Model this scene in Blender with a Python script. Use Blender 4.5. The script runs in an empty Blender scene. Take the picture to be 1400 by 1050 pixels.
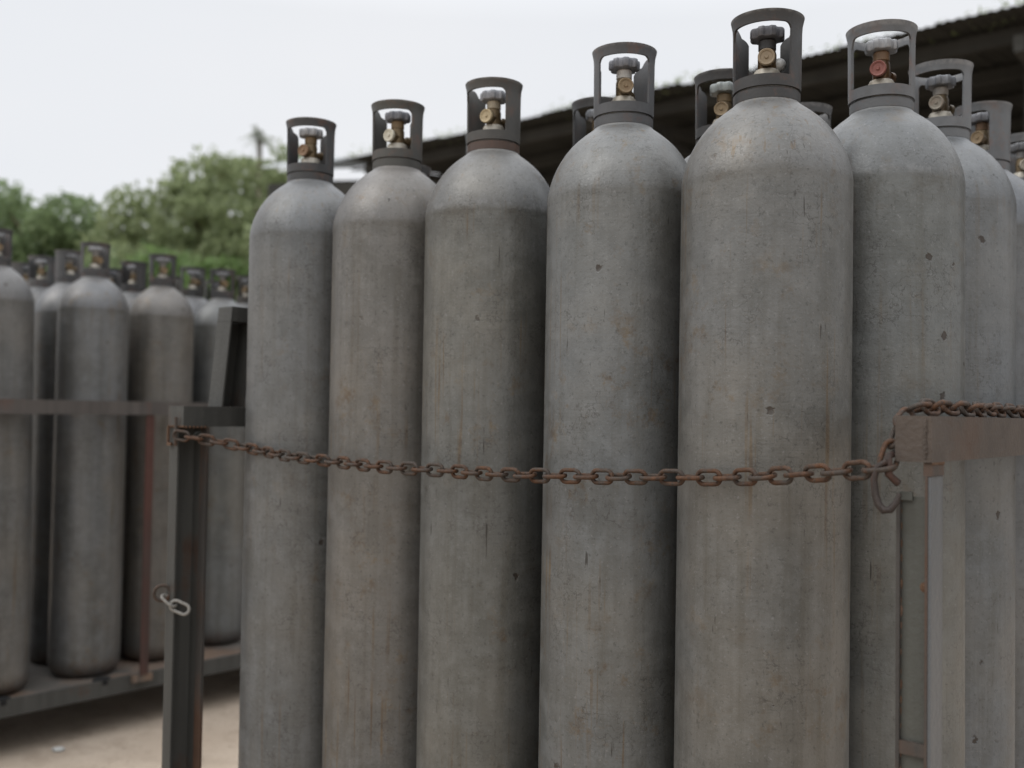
import bpy, bmesh, math, random
import numpy as np
from mathutils import Vector, Matrix, Euler
R = math.radians
random.seed(7); rng = np.random.default_rng(7)
S = bpy.context.scene
COL = S.collection
EYE = 1.10

# ------------------------------------------------------------------ camera
pitch = math.atan(40 / 1400); roll = 0.0155
fwd = Vector((0, math.cos(pitch), math.sin(pitch)))
up0 = Vector((0, -math.sin(pitch), math.cos(pitch)))
r0 = Vector((1, 0, 0))
rt = r0 * math.cos(roll) + up0 * math.sin(roll)
up = up0 * math.cos(roll) - r0 * math.sin(roll)
cam = bpy.data.cameras.new('camera')
cam.sensor_width = 36; cam.lens = 36.0
cam.clip_start = 0.05; cam.clip_end = 2000
cam.dof.use_dof = True; cam.dof.focus_distance = 1.40; cam.dof.aperture_fstop = 3.5
cam.dof.aperture_blades = 0
co = bpy.data.objects.new('camera', cam); COL.objects.link(co)
m = Matrix((rt, up, -fwd)).transposed().to_4x4(); m.translation = (0, 0, EYE)
co.matrix_world = m
S.camera = co

# ------------------------------------------------------------------ world: bright overcast
SUN_EL, SUN_AZ = 48, -110
w = bpy.data.worlds.new('World'); S.world = w; w.use_nodes = True
nt = w.node_tree; nt.nodes.clear()
out = nt.nodes.new('ShaderNodeOutputWorld'); bg = nt.nodes.new('ShaderNodeBackground')
sky = nt.nodes.new('ShaderNodeTexSky'); sky.sky_type = 'NISHITA'; sky.sun_disc = False
sky.sun_elevation = R(SUN_EL); sky.sun_rotation = R(SUN_AZ)
sky.air_density = 1.0; sky.dust_density = 3.0; sky.ozone_density = 1.0
tc = nt.nodes.new('ShaderNodeTexCoord')
nz = nt.nodes.new('ShaderNodeTexNoise'); nz.inputs['Scale'].default_value = 1.6; nz.inputs['Detail'].default_value = 4
mp = nt.nodes.new('ShaderNodeMapping'); mp.inputs['Scale'].default_value = (1, 1, 2.6)
nt.links.new(tc.outputs['Generated'], mp.inputs['Vector']); nt.links.new(mp.outputs[0], nz.inputs['Vector'])
cr = nt.nodes.new('ShaderNodeValToRGB')
cr.color_ramp.elements[0].position = .3; cr.color_ramp.elements[0].color = (8.45, 8.7, 9.1, 1)
cr.color_ramp.elements[1].position = .7; cr.color_ramp.elements[1].color = (9.0, 9.1, 9.35, 1)
nt.links.new(nz.outputs['Fac'], cr.inputs['Fac'])
mx = nt.nodes.new('ShaderNodeMix'); mx.data_type = 'RGBA'; mx.inputs[0].default_value = .93   # cloud cover
sx = nt.nodes.new('ShaderNodeSeparateXYZ'); nt.links.new(tc.outputs['Generated'], sx.inputs[0])
gr = nt.nodes.new('ShaderNodeMapRange'); gr.inputs[1].default_value = .36; gr.inputs[2].default_value = 1; gr.inputs[3].default_value = 1.0; gr.inputs[4].default_value = 3.0
nt.links.new(sx.outputs[2], gr.inputs[0])       # an overcast sky is brightest overhead
vm = nt.nodes.new('ShaderNodeVectorMath'); vm.operation = 'SCALE'
nt.links.new(cr.outputs[0], vm.inputs[0]); nt.links.new(gr.outputs[0], vm.inputs['Scale'])
nt.links.new(sky.outputs[0], mx.inputs[6]); nt.links.new(vm.outputs[0], mx.inputs[7])
nt.links.new(mx.outputs[2], bg.inputs['Color']); bg.inputs['Strength'].default_value = 0.10
nt.links.new(bg.outputs[0], out.inputs[0])
sd = bpy.data.lights.new('sun', 'SUN'); sd.energy = 1.05; sd.angle = R(30); sd.color = (1, .97, .93)
so = bpy.data.objects.new('sun', sd); COL.objects.link(so)
el, az = R(SUN_EL), R(-40)      # sun behind the clouds, over the left shoulder
dirv = Vector((-math.cos(el) * .93, -math.cos(el) * .36, math.sin(el)))
so.rotation_euler = dirv.to_track_quat('Z', 'Y').to_euler()
S.view_settings.view_transform = 'Standard'; S.view_settings.look = 'None'
S.view_settings.gamma = 1; S.view_settings.exposure = 0; S.view_settings.use_curve_mapping = False

# ------------------------------------------------------------------ material helpers
class N:
    def __init__(s, name):
        s.m = bpy.data.materials.new(name); s.m.use_nodes = True
        s.t = s.m.node_tree; s.n = s.t.nodes; s.b = s.n['Principled BSDF']
        s.tc = s.n.new('ShaderNodeTexCoord'); s.oi = s.n.new('ShaderNodeObjectInfo')
        a = s.n.new('ShaderNodeVectorMath'); a.operation = 'ADD'
        mu = s.n.new('ShaderNodeVectorMath'); mu.operation = 'MULTIPLY'
        cb = s.n.new('ShaderNodeCombineXYZ')
        for i in range(3): s.l(s.oi.outputs['Random'], cb.inputs[i])
        s.l(cb.outputs[0], mu.inputs[0]); mu.inputs[1].default_value = (37.1, 53.7, 0.0)
        s.l(s.tc.outputs['Object'], a.inputs[0]); s.l(mu.outputs[0], a.inputs[1])
        s.co = a.outputs[0]
        mu2 = s.n.new('ShaderNodeVectorMath'); mu2.operation = 'MULTIPLY'
        s.l(cb.outputs[0], mu2.inputs[0]); mu2.inputs[1].default_value = (37.1, 53.7, 91.3)
        a2 = s.n.new('ShaderNodeVectorMath'); a2.operation = 'ADD'
        s.l(s.tc.outputs['Object'], a2.inputs[0]); s.l(mu2.outputs[0], a2.inputs[1])
        s.co3 = a2.outputs[0]
    def l(s, a, b): s.t.links.new(a, b)
    def noise(s, scale, detail=4, rough=.55, mp=None, dist=0):
        v = s.co3
        if mp:
            q = s.n.new('ShaderNodeMapping'); q.inputs['Scale'].default_value = mp; s.l(v, q.inputs[0]); v = q.outputs[0]
        x = s.n.new('ShaderNodeTexNoise'); x.inputs['Scale'].default_value = scale
        x.inputs['Detail'].default_value = detail; x.inputs['Roughness'].default_value = rough
        x.inputs['Distortion'].default_value = dist
        s.l(v, x.inputs['Vector']); return x.outputs['Fac']
    def ramp(s, f, a, b, lo=0., hi=1.):
        x = s.n.new('ShaderNodeMapRange'); x.inputs[1].default_value = a; x.inputs[2].default_value = b
        x.inputs[3].default_value = lo; x.inputs[4].default_value = hi; s.l(f, x.inputs[0]); return x.outputs[0]
    def mul(s, a, b, op='MULTIPLY'):
        x = s.n.new('ShaderNodeMath'); x.operation = op
        for i, q in enumerate((a, b)):
            if isinstance(q, (int, float)): x.inputs[i].default_value = q
            else: s.l(q, x.inputs[i])
        return x.outputs[0]
    def mix(s, f, a, b, blend='MIX'):
        x = s.n.new('ShaderNodeMix'); x.data_type = 'RGBA'; x.blend_type = blend
        for i, q in ((0, f), (6, a), (7, b)):
            if isinstance(q, (int, float)): x.inputs[i].default_value = q
            elif isinstance(q, tuple): x.inputs[i].default_value = (*q, 1)
            else: s.l(q, x.inputs[i])
        return x.outputs[2]
    def bump(s, h, strength=.3, dist=.001):
        x = s.n.new('ShaderNodeBump'); x.inputs['Strength'].default_value = strength
        x.inputs['Distance'].default_value = dist; s.l(h, x.inputs['Height']); s.l(x.outputs[0], s.b.inputs['Normal'])
    def fin(s, col, rough, metal=0., spec=.5):
        for k, q in (('Base Color', col), ('Roughness', rough), ('Metallic', metal)):
            if isinstance(q, (int, float)): s.b.inputs[k].default_value = q
            elif isinstance(q, tuple): s.b.inputs[k].default_value = (*q, 1)
            else: s.l(q, s.b.inputs[k])
        s.b.inputs['Specular IOR Level'].default_value = spec
        return s.m

def cylinder_paint():
    s = N('weathered_grey_paint')
    sep = s.n.new('ShaderNodeSeparateXYZ'); s.l(s.tc.outputs['Object'], sep.inputs[0]); z = sep.outputs[2]
    big = s.noise(7, 5, .6)
    mid = s.noise(34, 6, .65)
    fine = s.noise(260, 3, .6)
    streak = s.noise(1, 5, .6, (55, 55, 2.2))
    streak2 = s.noise(1, 4, .6, (150, 150, 5))
    ringl = s.noise(1, 3, .7, (5, 5, 330))
    zz = s.mul(z, s.ramp(s.noise(20, 3), 0, 1, -.005, .005), 'ADD')
    at = s.n.new('ShaderNodeAttribute'); at.attribute_type = 'OBJECT'; at.attribute_name = 'shoulder_line'; seam = at.outputs['Fac']
    dome = s.mul(s.ramp(zz, 1.236, 1.252), s.ramp(seam, 0, 1, .15, 1.))
    body = s.mix(s.ramp(big, .3, .7), (.102, .1025, .098), (.145, .146, .145))
    body = s.mix(s.mul(s.ramp(mid, .45, .68), .52), body, (0.178, 0.180, 0.180))
    body = s.mix(s.mul(s.ramp(streak, .50, .70), .32), body, (0.069, 0.061, 0.045))
    body = s.mix(s.mul(s.ramp(streak, .45, .28), .25), body, (0.185, 0.185, 0.182))
    domec = s.mix(s.ramp(big, .35, .65), (0.105, 0.105, 0.107), (0.150, 0.150, 0.153))
    domec = s.mix(s.mul(s.ramp(mid, .5, .75), .5), domec, (0.102, 0.099, 0.094))
    c = s.mix(dome, body, domec)
    c = s.mix(s.mul(s.ramp(s.noise(3.5, 3), .45, .65), .5), c, s.mix(1., c, (1.07, .98, .85), 'MULTIPLY'))
    c = s.mix(s.mul(s.ramp(s.noise(2.7, 3), .45, .65), .5), c, s.mix(1., c, (.94, 1.0, 1.09), 'MULTIPLY'))
    # object colour tints a single cylinder; its alpha is how rusty it is
    c = s.mix(1., c, s.oi.outputs['Color'], 'MULTIPLY')
    # machining rings and grain
    c = s.mix(s.mul(s.mul(s.ramp(ringl, .40, .65), s.ramp(s.noise(9, 3), .4, .6)), .16), c, (0.056, 0.056, 0.052))
    c = s.mix(s.mul(s.mul(s.ramp(streak2, .5, .66), s.ramp(s.noise(5, 3), .45, .6)), .16), c, (0.063, 0.059, 0.049))
    c = s.mix(s.mul(s.ramp(s.noise(150, 5, .7), .57, .66), .5), c, (0.049, 0.049, 0.045))
    c = s.mix(s.mul(s.ramp(s.noise(210, 4, .7), .60, .70), .5), c, (0.230, 0.230, 0.230))
    # rust runs
    runs = s.mul(s.ramp(s.noise(1, 4, .65, (85, 85, 1.8)), .585, .65), s.ramp(s.noise(4.5, 4), .47, .57))
    patch = s.mul(s.ramp(s.noise(22, 7, .75), .55, .66), s.ramp(s.noise(4, 2), .44, .58))
    rust = s.mul(s.mul(runs, .8), s.mul(patch, .75), 'MAXIMUM')
    rust = s.mul(rust, s.oi.outputs['Alpha'])
    rc = s.mix(s.ramp(mid, .35, .65), (.070, .042, .022), (.145, .098, .045))
    c = s.mix(rust, c, rc)
    # ochre bloom low down and at the shoulder line
    sh = s.mul(s.mul(s.ramp(z, 1.19, 1.237), s.ramp(z, 1.252, 1.240)), seam)
    c = s.mix(s.mul(s.mul(sh, s.ramp(s.noise(16, 5, .7), .42, .60)), .6), c, (0.070, 0.062, 0.049))
    sh2 = s.mul(s.ramp(z, 1.240, 1.248), s.mul(s.ramp(z, 1.262, 1.251), seam))
    c = s.mix(s.mul(s.mul(sh2, s.ramp(s.noise(60, 5, .7), .48, .62)), .22), c, (0.315, 0.315, 0.315))
    foot = s.ramp(z, .07, .0)
    c = s.mix(s.mul(foot, s.ramp(mid, .3, .6)), c, (0.070, 0.038, 0.020))
    scr = s.mul(s.ramp(s.noise(1, 2, .5, (150, 150, 16)), .71, .75), s.ramp(s.noise(13, 3), .50, .58))
    c = s.mix(s.mul(scr, .8), c, (.03, .026, .022))
    # dents, chips, scratches
    vo = s.n.new('ShaderNodeTexVoronoi'); vo.inputs['Scale'].default_value = 17; s.l(s.co3, vo.inputs['Vector'])
    chip = s.mul(s.ramp(s.mul(vo.outputs['Distance'], s.ramp(s.noise(120, 3), .3, .7, -.05, .05), 'ADD'), .10, .07), s.ramp(s.noise(5.5, 2), .52, .56))
    c = s.mix(s.mul(chip, .85), c, (0.038, 0.028, 0.021))
    vo2 = s.n.new('ShaderNodeTexVoronoi'); vo2.feature = 'DISTANCE_TO_EDGE'; vo2.inputs['Scale'].default_value = 26
    dm = s.n.new('ShaderNodeVectorMath'); dm.operation = 'ADD'
    nn = s.n.new('ShaderNodeTexNoise'); nn.inputs['Scale'].default_value = 60; nn.inputs['Detail'].default_value = 3
    s.l(s.co3, nn.inputs['Vector']); sc = s.n.new('ShaderNodeVectorMath'); sc.operation = 'SCALE'; sc.inputs['Scale'].default_value = .05
    s.l(nn.outputs['Color'], sc.inputs[0]); s.l(s.co3, dm.inputs[0]); s.l(sc.outputs[0], dm.inputs[1]); s.l(dm.outputs[0], vo2.inputs['Vector'])
    crack = s.mul(s.ramp(vo2.outputs['Distance'], .026, .008), s.ramp(s.noise(9, 3), .47, .60))
    c = s.mix(s.mul(crack, .48), c, (0.042, 0.038, 0.035))
    scuff = s.mul(s.ramp(s.noise(48, 8, .8), .64, .70), s.ramp(s.noise(6, 2), .54, .64))
    c = s.mix(s.mul(scuff, .28), c, (0.364, 0.364, 0.364))
    h = s.mul(s.mul(mid, .6), s.mul(fine, .5), 'ADD'); h = s.mul(h, s.mul(ringl, .08), 'ADD')
    h = s.mul(h, s.mul(big, 2.2), 'ADD'); h = s.mul(h, s.mul(chip, -1.2), 'ADD')
    s.bump(h, .55, .0016)
    return s.fin(c, s.ramp(mid, .3, .7, .38, .54), .45, .5)

def painted(name, a, b, rustamt=.3, rough=.5, metal=0., tint=True, scale=40, rustcol=(.13, .055, .028), wear=0.):
    s = N(name)
    n1 = s.noise(scale, 6, .65); n2 = s.noise(scale * .3, 4)
    c = s.mix(s.ramp(n1, .35, .65), a, b)
    if tint: c = s.mix(1., c, s.oi.outputs['Color'], 'MULTIPLY')
    r = s.mul(s.mul(s.ramp(s.noise(scale * .7, 7, .75), .5, .62), s.ramp(n2, .4, .6)), rustamt)
    c = s.mix(r, c, rustcol)
    sepz = s.n.new('ShaderNodeSeparateXYZ'); s.l(s.tc.outputs['Object'], sepz.inputs[0])     # rims rubbed bare by handling
    rim = s.mul(s.mul(s.ramp(sepz.outputs[2], 1.4715, 1.4755), s.ramp(s.noise(70, 4, .7), .38, .58)), wear)
    c = s.mix(rim, c, (.27, .26, .25))
    s.bump(s.mul(n1, s.noise(scale * 6, 2), 'ADD'), .35, .0008)
    return s.fin(c, s.ramp(n1, .3, .7, rough - .08, rough + .12), metal)

def rusty(name, a, b, paint, amt, scale=30, rough=.75, even=False):
    s = N(name)
    n1 = s.noise(scale, 7, .7); n2 = s.noise(scale * .25, 5, .6); st = s.noise(scale * .8, 6, .7) if even else s.noise(1, 4, .6, (scale * 2, scale * 2, scale * .1))
    c = s.mix(s.ramp(n1, .3, .7), a, b)
    c2 = s.mix(s.ramp(st, .3, .7), paint, tuple(x * .65 for x in paint))
    c = s.mix(s.ramp(s.mul(n2, s.mul(st, .35), 'ADD'), amt - .06, amt + .08), c, c2)
    s.bump(s.mul(n1, s.noise(scale * 8, 3), 'ADD'), .6, .0015)
    return s.fin(c, rough, 0., .35)

M = {}
M['paint'] = cylinder_paint()
M['guard'] = painted('guard_paint', (0.075, 0.075, 0.075), (0.103, 0.103, 0.103), .38, .5, wear=.35)
M['ring'] = painted('neck_ring_paint', (0.075, 0.075, 0.075), (0.093, 0.093, 0.093), .5, .5)
M['brass'] = painted('dull_brass', (0.112, 0.079, 0.041), (0.188, 0.139, 0.079), .6, .42, .5, rustcol=(0.090, 0.053, 0.022), scale=90)
M['pale_metal'] = painted('pale_nut_metal', (0.350, 0.322, 0.266), (0.434, 0.406, 0.350), .5, .5, .25, rustcol=(0.154, 0.105, 0.056), scale=90)
M['wheel'] = painted('cast_handwheel', (0.260, 0.267, 0.279), (0.347, 0.353, 0.366), .25, .45, .3, scale=80, rustcol=(0.074, 0.062, 0.056))
M['cap'] = painted('outlet_cap', (0.600, 0.600, 0.600), (0.760, 0.760, 0.760), .3, .5, .1, scale=90)
M['chain'] = rusty('rusty_chain', (.022, .013, .009), (.115, .047, .016), (.055, .042, .033), .66, 120, .62)
M['hook'] = rusty('dark_rusty_iron', (.025, .014, .011), (.07, .03, .018), (.04, .03, .026), .6, 90, .6)
M['paleiron'] = rusty('worn_link', (0.069, 0.046, 0.029), (0.173, 0.150, 0.115), (0.242, 0.230, 0.207), .38, 120, .5)
M['frame'] = rusty('frame_paint', (0.045, 0.022, 0.014), (0.084, 0.045, 0.026), (0.060, 0.060, 0.055), .50, 18, .6)
M['redpost'] = rusty('red_oxide_post', (0.051, 0.020, 0.016), (0.075, 0.033, 0.024), (0.060, 0.036, 0.030), .66, 20, .75)
M['flange'] = rusty('brown_flange', (.06, .034, .022), (.10, .058, .038), (.055, .05, .045), .62, 12, .7)
M['rail'] = rusty('brown_rail', (.050, .028, .018), (.082, .052, .036), (.074, .058, .047), .55, 22, .5, even=True)
M['post'] = rusty('grey_post', (.065, .04, .022), (.09, .07, .045), (.078, .080, .070), .40, 12, .5)
M['postside'] = rusty('grey_post_side', (0.072, 0.051, 0.034), (0.102, 0.085, 0.068), (0.106, 0.112, 0.117), .36, 12, .45)
M['redbar'] = rusty('red_oxide_bar', (0.065, 0.036, 0.027), (0.098, 0.053, 0.040), (0.085, 0.075, 0.068), .54, 20, .75)
M['deck'] = rusty('deck_steel', (0.119, 0.077, 0.052), (0.175, 0.126, 0.095), (0.105, 0.095, 0.084), .62, 9, .75)
M['rusty'] = rusty('weld_rust', (0.063, 0.032, 0.018), (0.126, 0.073, 0.042), (0.140, 0.084, 0.056), .75, 60, .8)
M['roofdark'] = rusty('old_roof_sheet', (0.021, 0.020, 0.017), (0.035, 0.032, 0.027), (0.032, 0.032, 0.027), .5, 2, .95)
M['beamdark'] = rusty('shed_steel', (0.035, 0.029, 0.025), (0.049, 0.042, 0.035), (0.042, 0.042, 0.038), .5, 2, .9)
M['shedwall'] = rusty('shed_wall', (.04, .038, .035), (.06, .055, .05), (.045, .043, .04), .5, 1, .95)  # interior gloom put into the colour, wall kept near black
M['palesheet'] = rusty('pale_roof_sheet', (.40, .42, .42), (.55, .57, .57), (.6, .62, .62), .4, 2, .8)
M['black'] = rusty('notch_shade', (.008, .007, .006), (.014, .012, .01), (.01, .01, .01), .5, 20, .95)  # shade inside the deck notches, put into a near-black colour
M['greyconc'] = rusty('grey_block', (.4, .4, .38), (.5, .5, .48), (.45, .45, .43), .5, 4, .8)

def ground_mat():
    s = N('dusty_concrete_ground')
    g = s.n.new('ShaderNodeNewGeometry'); s.co3 = g.outputs['Position']
    a = s.noise(.6, 5, .6); b = s.noise(6, 7, .7); f = s.noise(90, 4, .7)
    c = s.mix(s.ramp(a, .35, .65), (.38, .305, .235), (.46, .385, .31))
    c = s.mix(s.mul(s.ramp(b, .5, .68), .5), c, (0.194, 0.151, 0.112))
    c = s.mix(s.mul(s.ramp(s.noise(2.2, 5, .7), .56, .66), .45), c, (.20, .155, .115))
    c = s.mix(s.mul(s.ramp(b, .42, .3), .35), c, (0.374, 0.331, 0.274))
    c = s.mix(s.mul(s.ramp(f, .56, .7), .5), c, (0.108, 0.086, 0.065))
    s.bump(s.mul(s.mul(b, 3), f, 'ADD'), .6, .006)
    return s.fin(c, .92, 0., .2)
M['ground'] = ground_mat()
def leaf_mat(name, a, b, tr=(.1, .2, .03)):
    s = N(name)
    g = s.n.new('ShaderNodeNewGeometry')
    c = s.mix(g.outputs['Random Per Island'], a, b)
    s.fin(c, .6, 0., .3)
    t = s.n.new('ShaderNodeBsdfTranslucent'); ms = s.n.new('ShaderNodeMixShader'); ms.inputs[0].default_value = .4
    tcx = s.mix(g.outputs['Random Per Island'], tuple(min(1, x * 1.5) for x in a), tuple(min(1, x * 1.5) for x in b)); s.l(tcx, t.inputs[0])
    o = s.n['Material Output']; s.l(s.b.outputs[0], ms.inputs[1]); s.l(t.outputs[0], ms.inputs[2]); s.l(ms.outputs[0], o.inputs[0])
    return s.m
M['leaf_olive'] = leaf_mat('olive_leaves', (.145, .18, .085), (.25, .29, .155))  # tree leaf colours, olive and dark, lifted to stand in for haze
M['leaf_dark'] = leaf_mat('dark_green_leaves', (.115, .16, .075), (.20, .26, .13))
M['leaf_bright'] = leaf_mat('bright_green_leaves', (.095, .150, .050), (.17, .245, .095))
M['leaf_pale'] = leaf_mat('pale_frond', (.09, .11, .06), (.16, .18, .10))
M['bark'] = rusty('bark', (.10, .075, .05), (.16, .12, .09), (.13, .11, .08), .5, 6, .9)

# ------------------------------------------------------------------ object helpers
def link(o, parent=None):
    COL.objects.link(o)
    if parent is not None: o.parent = parent
    return o
def tag(o, label=None, cat=None, group=None, kind=None):
    if label: o['label'] = label
    if cat: o['category'] = cat
    if group: o['group'] = group
    if kind: o['kind'] = kind
    return o
def empty(name, loc=(0, 0, 0), rz=0, label=None, cat=None, group=None):
    o = bpy.data.objects.new(name, None); o.empty_display_size = .1
    link(o); o.location = loc; o.rotation_euler = (0, 0, rz)
    return tag(o, label, cat, group)
def from_bm(name, bm, mat, parent=None, smooth=False, bevel=0):
    me = bpy.data.meshes.new(name)
    if bevel:
        es = [e for e in bm.edges if len(e.link_faces) == 2 and e.calc_face_angle(0) > .6]
        bmesh.ops.bevel(bm, geom=es, offset=bevel, segments=2, affect='EDGES', profile=.5)
    bmesh.ops.recalc_face_normals(bm, faces=bm.faces)
    if smooth:
        for f in bm.faces: f.smooth = True
        for e in bm.edges:
            if len(e.link_faces) == 2 and e.calc_face_angle(0) > R(38): e.smooth = False
    bm.to_mesh(me); bm.free(); me.materials.append(mat)
    return link(bpy.data.objects.new(name, me), parent)
def inst(name, me, parent=None):
    return link(bpy.data.objects.new(name, me), parent)
def bx(bm, x0, x1, y0, y1, z0, z1):
    vs = [bm.verts.new((x, y, z)) for x in (x0, x1) for y in (y0, y1) for z in (z0, z1)]
    for f in ((0, 1, 3, 2), (4, 6, 7, 5), (0, 4, 5, 1), (2, 3, 7, 6), (0, 2, 6, 4), (1, 5, 7, 3)):
        bm.faces.new([vs[i] for i in f])
def lathe(bm, prof, n=48, mtx=None, rfun=None):
    rings = []
    for z, r in prof:
        ring = []
        for i in range(n):
            a = 2 * math.pi * i / n; rr = r * (rfun(a) if rfun else 1)
            p = Vector((rr * math.cos(a), rr * math.sin(a), z))
            ring.append(bm.verts.new(mtx @ p if mtx else p))
        rings.append(ring)
    for a, b in zip(rings, rings[1:]):
        for i in range(n):
            j = (i + 1) % n; bm.faces.new((a[i], a[j], b[j], b[i]))
    for r_, fl in ((rings[0], True), (rings[-1], False)):
        bm.faces.new(list(reversed(r_)) if fl else r_)
def tube(bm, pts, rad, n=8, closed=False, cap=True):
    pts = [Vector(p) for p in pts]; L = len(pts); rings = []
    prev = None
    for i, p in enumerate(pts):
        if closed: t = pts[(i + 1) % L] - pts[i - 1]
        else: t = pts[min(i + 1, L - 1)] - pts[max(i - 1, 0)]
        t.normalize()
        if prev is None:
            nrm = t.orthogonal().normalized()
        else:
            nrm = (prev - t * prev.dot(t)).normalized()
        prev = nrm; bi = t.cross(nrm)
        r = rad[i] if isinstance(rad, (list, tuple)) else rad
        rings.append([bm.verts.new(p + (nrm * math.cos(2 * math.pi * k / n) + bi * math.sin(2 * math.pi * k / n)) * r) for k in range(n)])
    rng_ = range(L) if closed else range(L - 1)
    for i in rng_:
        a, b = rings[i], rings[(i + 1) % L]
        if closed and i == L - 1:   # re-align the seam
            best = min(range(n), key=lambda s_: (b[s_].co - a[0].co).length)
            b = b[best:] + b[:best]
        for k in range(n):
            j = (k + 1) % n; bm.faces.new((a[k], a[j], b[j], b[k]))
    if cap and not closed:
        bm.faces.new(list(reversed(rings[0]))); bm.faces.new(rings[-1])
def mesh_np(name, verts, faces, mat, parent=None, smooth=False):
    me = bpy.data.meshes.new(name)
    nv, nf = len(verts), len(faces); k = faces.shape[1]
    me.vertices.add(nv); me.vertices.foreach_set('co', verts.astype(np.float32).ravel())
    me.loops.add(nf * k); me.loops.foreach_set('vertex_index', faces.astype(np.int32).ravel())
    me.polygons.add(nf); me.polygons.foreach_set('loop_start', np.arange(0, nf * k, k, dtype=np.int32))
    me.update(calc_edges=True); me.materials.append(mat)
    return link(bpy.data.objects.new(name, me), parent)

# ------------------------------------------------------------------ ground
bm = bmesh.new()
bx(bm, -300, 300, -300, 300, -.5, 0)
bmesh.ops.delete(bm, geom=[f for f in bm.faces if f.calc_center_median().z < -.01], context='FACES')
tag(from_bm('ground', bm, M['ground']), kind='structure')
V, F_ = [], []
for k in range(1500):
    x, y = rng.uniform(-3.2, .6), rng.uniform(1.2, 4.6); s = rng.uniform(.0015, .006) * (1 if rng.random() < .97 else 1.8)
    b = len(V); jit = rng.uniform(.7, 1.3, 6)
    for q, d in enumerate(((1, 0, 0), (0, 1, 0), (-1, 0, 0), (0, -1, 0), (0, 0, .7), (0, 0, -.3))):
        V.append((x + d[0] * s * jit[q], y + d[1] * s * jit[q], d[2] * s * jit[q] + .0005))
    for i in range(4):
        F_.append((b + i, b + (i + 1) % 4, b + 4)); F_.append((b + (i + 1) % 4, b + i, b + 5))
g = mesh_np('gravel', np.array(V), np.array(F_), M['ground'])
tag(g, 'loose grit scattered on the sandy concrete ground', 'grit', kind='stuff')
bm = bmesh.new()
bmesh.ops.create_icosphere(bm, subdivisions=2, radius=.016)
for v_ in bm.verts: v_.co = Vector((v_.co.x * 1.3, v_.co.y * .9, v_.co.z * .5)) * (1 + .12 * math.sin(v_.co.x * 400 + v_.co.y * 300))
o = from_bm('stone', bm, M['greyconc'], smooth=True); o.location = (-1.43, 3.30, .006)
tag(o, 'small whitish stone on the bare ground in front of the left rack', 'stone')

# ------------------------------------------------------------------ gas cylinder part meshes (origin at the cylinder foot)
ZN = 1.366
def mesh_of(builder, name, mat, smooth=True, bevel=0):
    bm = bmesh.new(); builder(bm)
    o = from_bm(name, bm, mat, None, smooth, bevel); me = o.data; bpy.data.objects.remove(o); return me
def body_b(bm):
    prof = [(0.008, .055), (.0, .075), (.004, .092), (.016, .107), (.034, .1145), (.06, .116)]
    prof += [(z, .116) for z in np.linspace(.12, 1.20, 19)]
    prof += [(1.230, .116), (1.2375, .1159), (1.2415, .1162), (1.247, .1159), (1.255, .1148), (1.265, .1126), (1.278, .1086), (1.289, .1040), (1.301, .0978),
             (1.3134, .0898), (1.324, .0813), (1.333, .0724), (1.341, .0630), (1.347, .0551), (1.3515, .0490), (1.355, .0456), (1.359, .0442), (1.373, .0430)]
    lathe(bm, prof, 96)
def ring_b(bm):
    lathe(bm, [(1.3555, .0440), (1.3565, .0456), (1.3695, .0456), (1.3705, .0446), (1.3712, .030)], 64)
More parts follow.
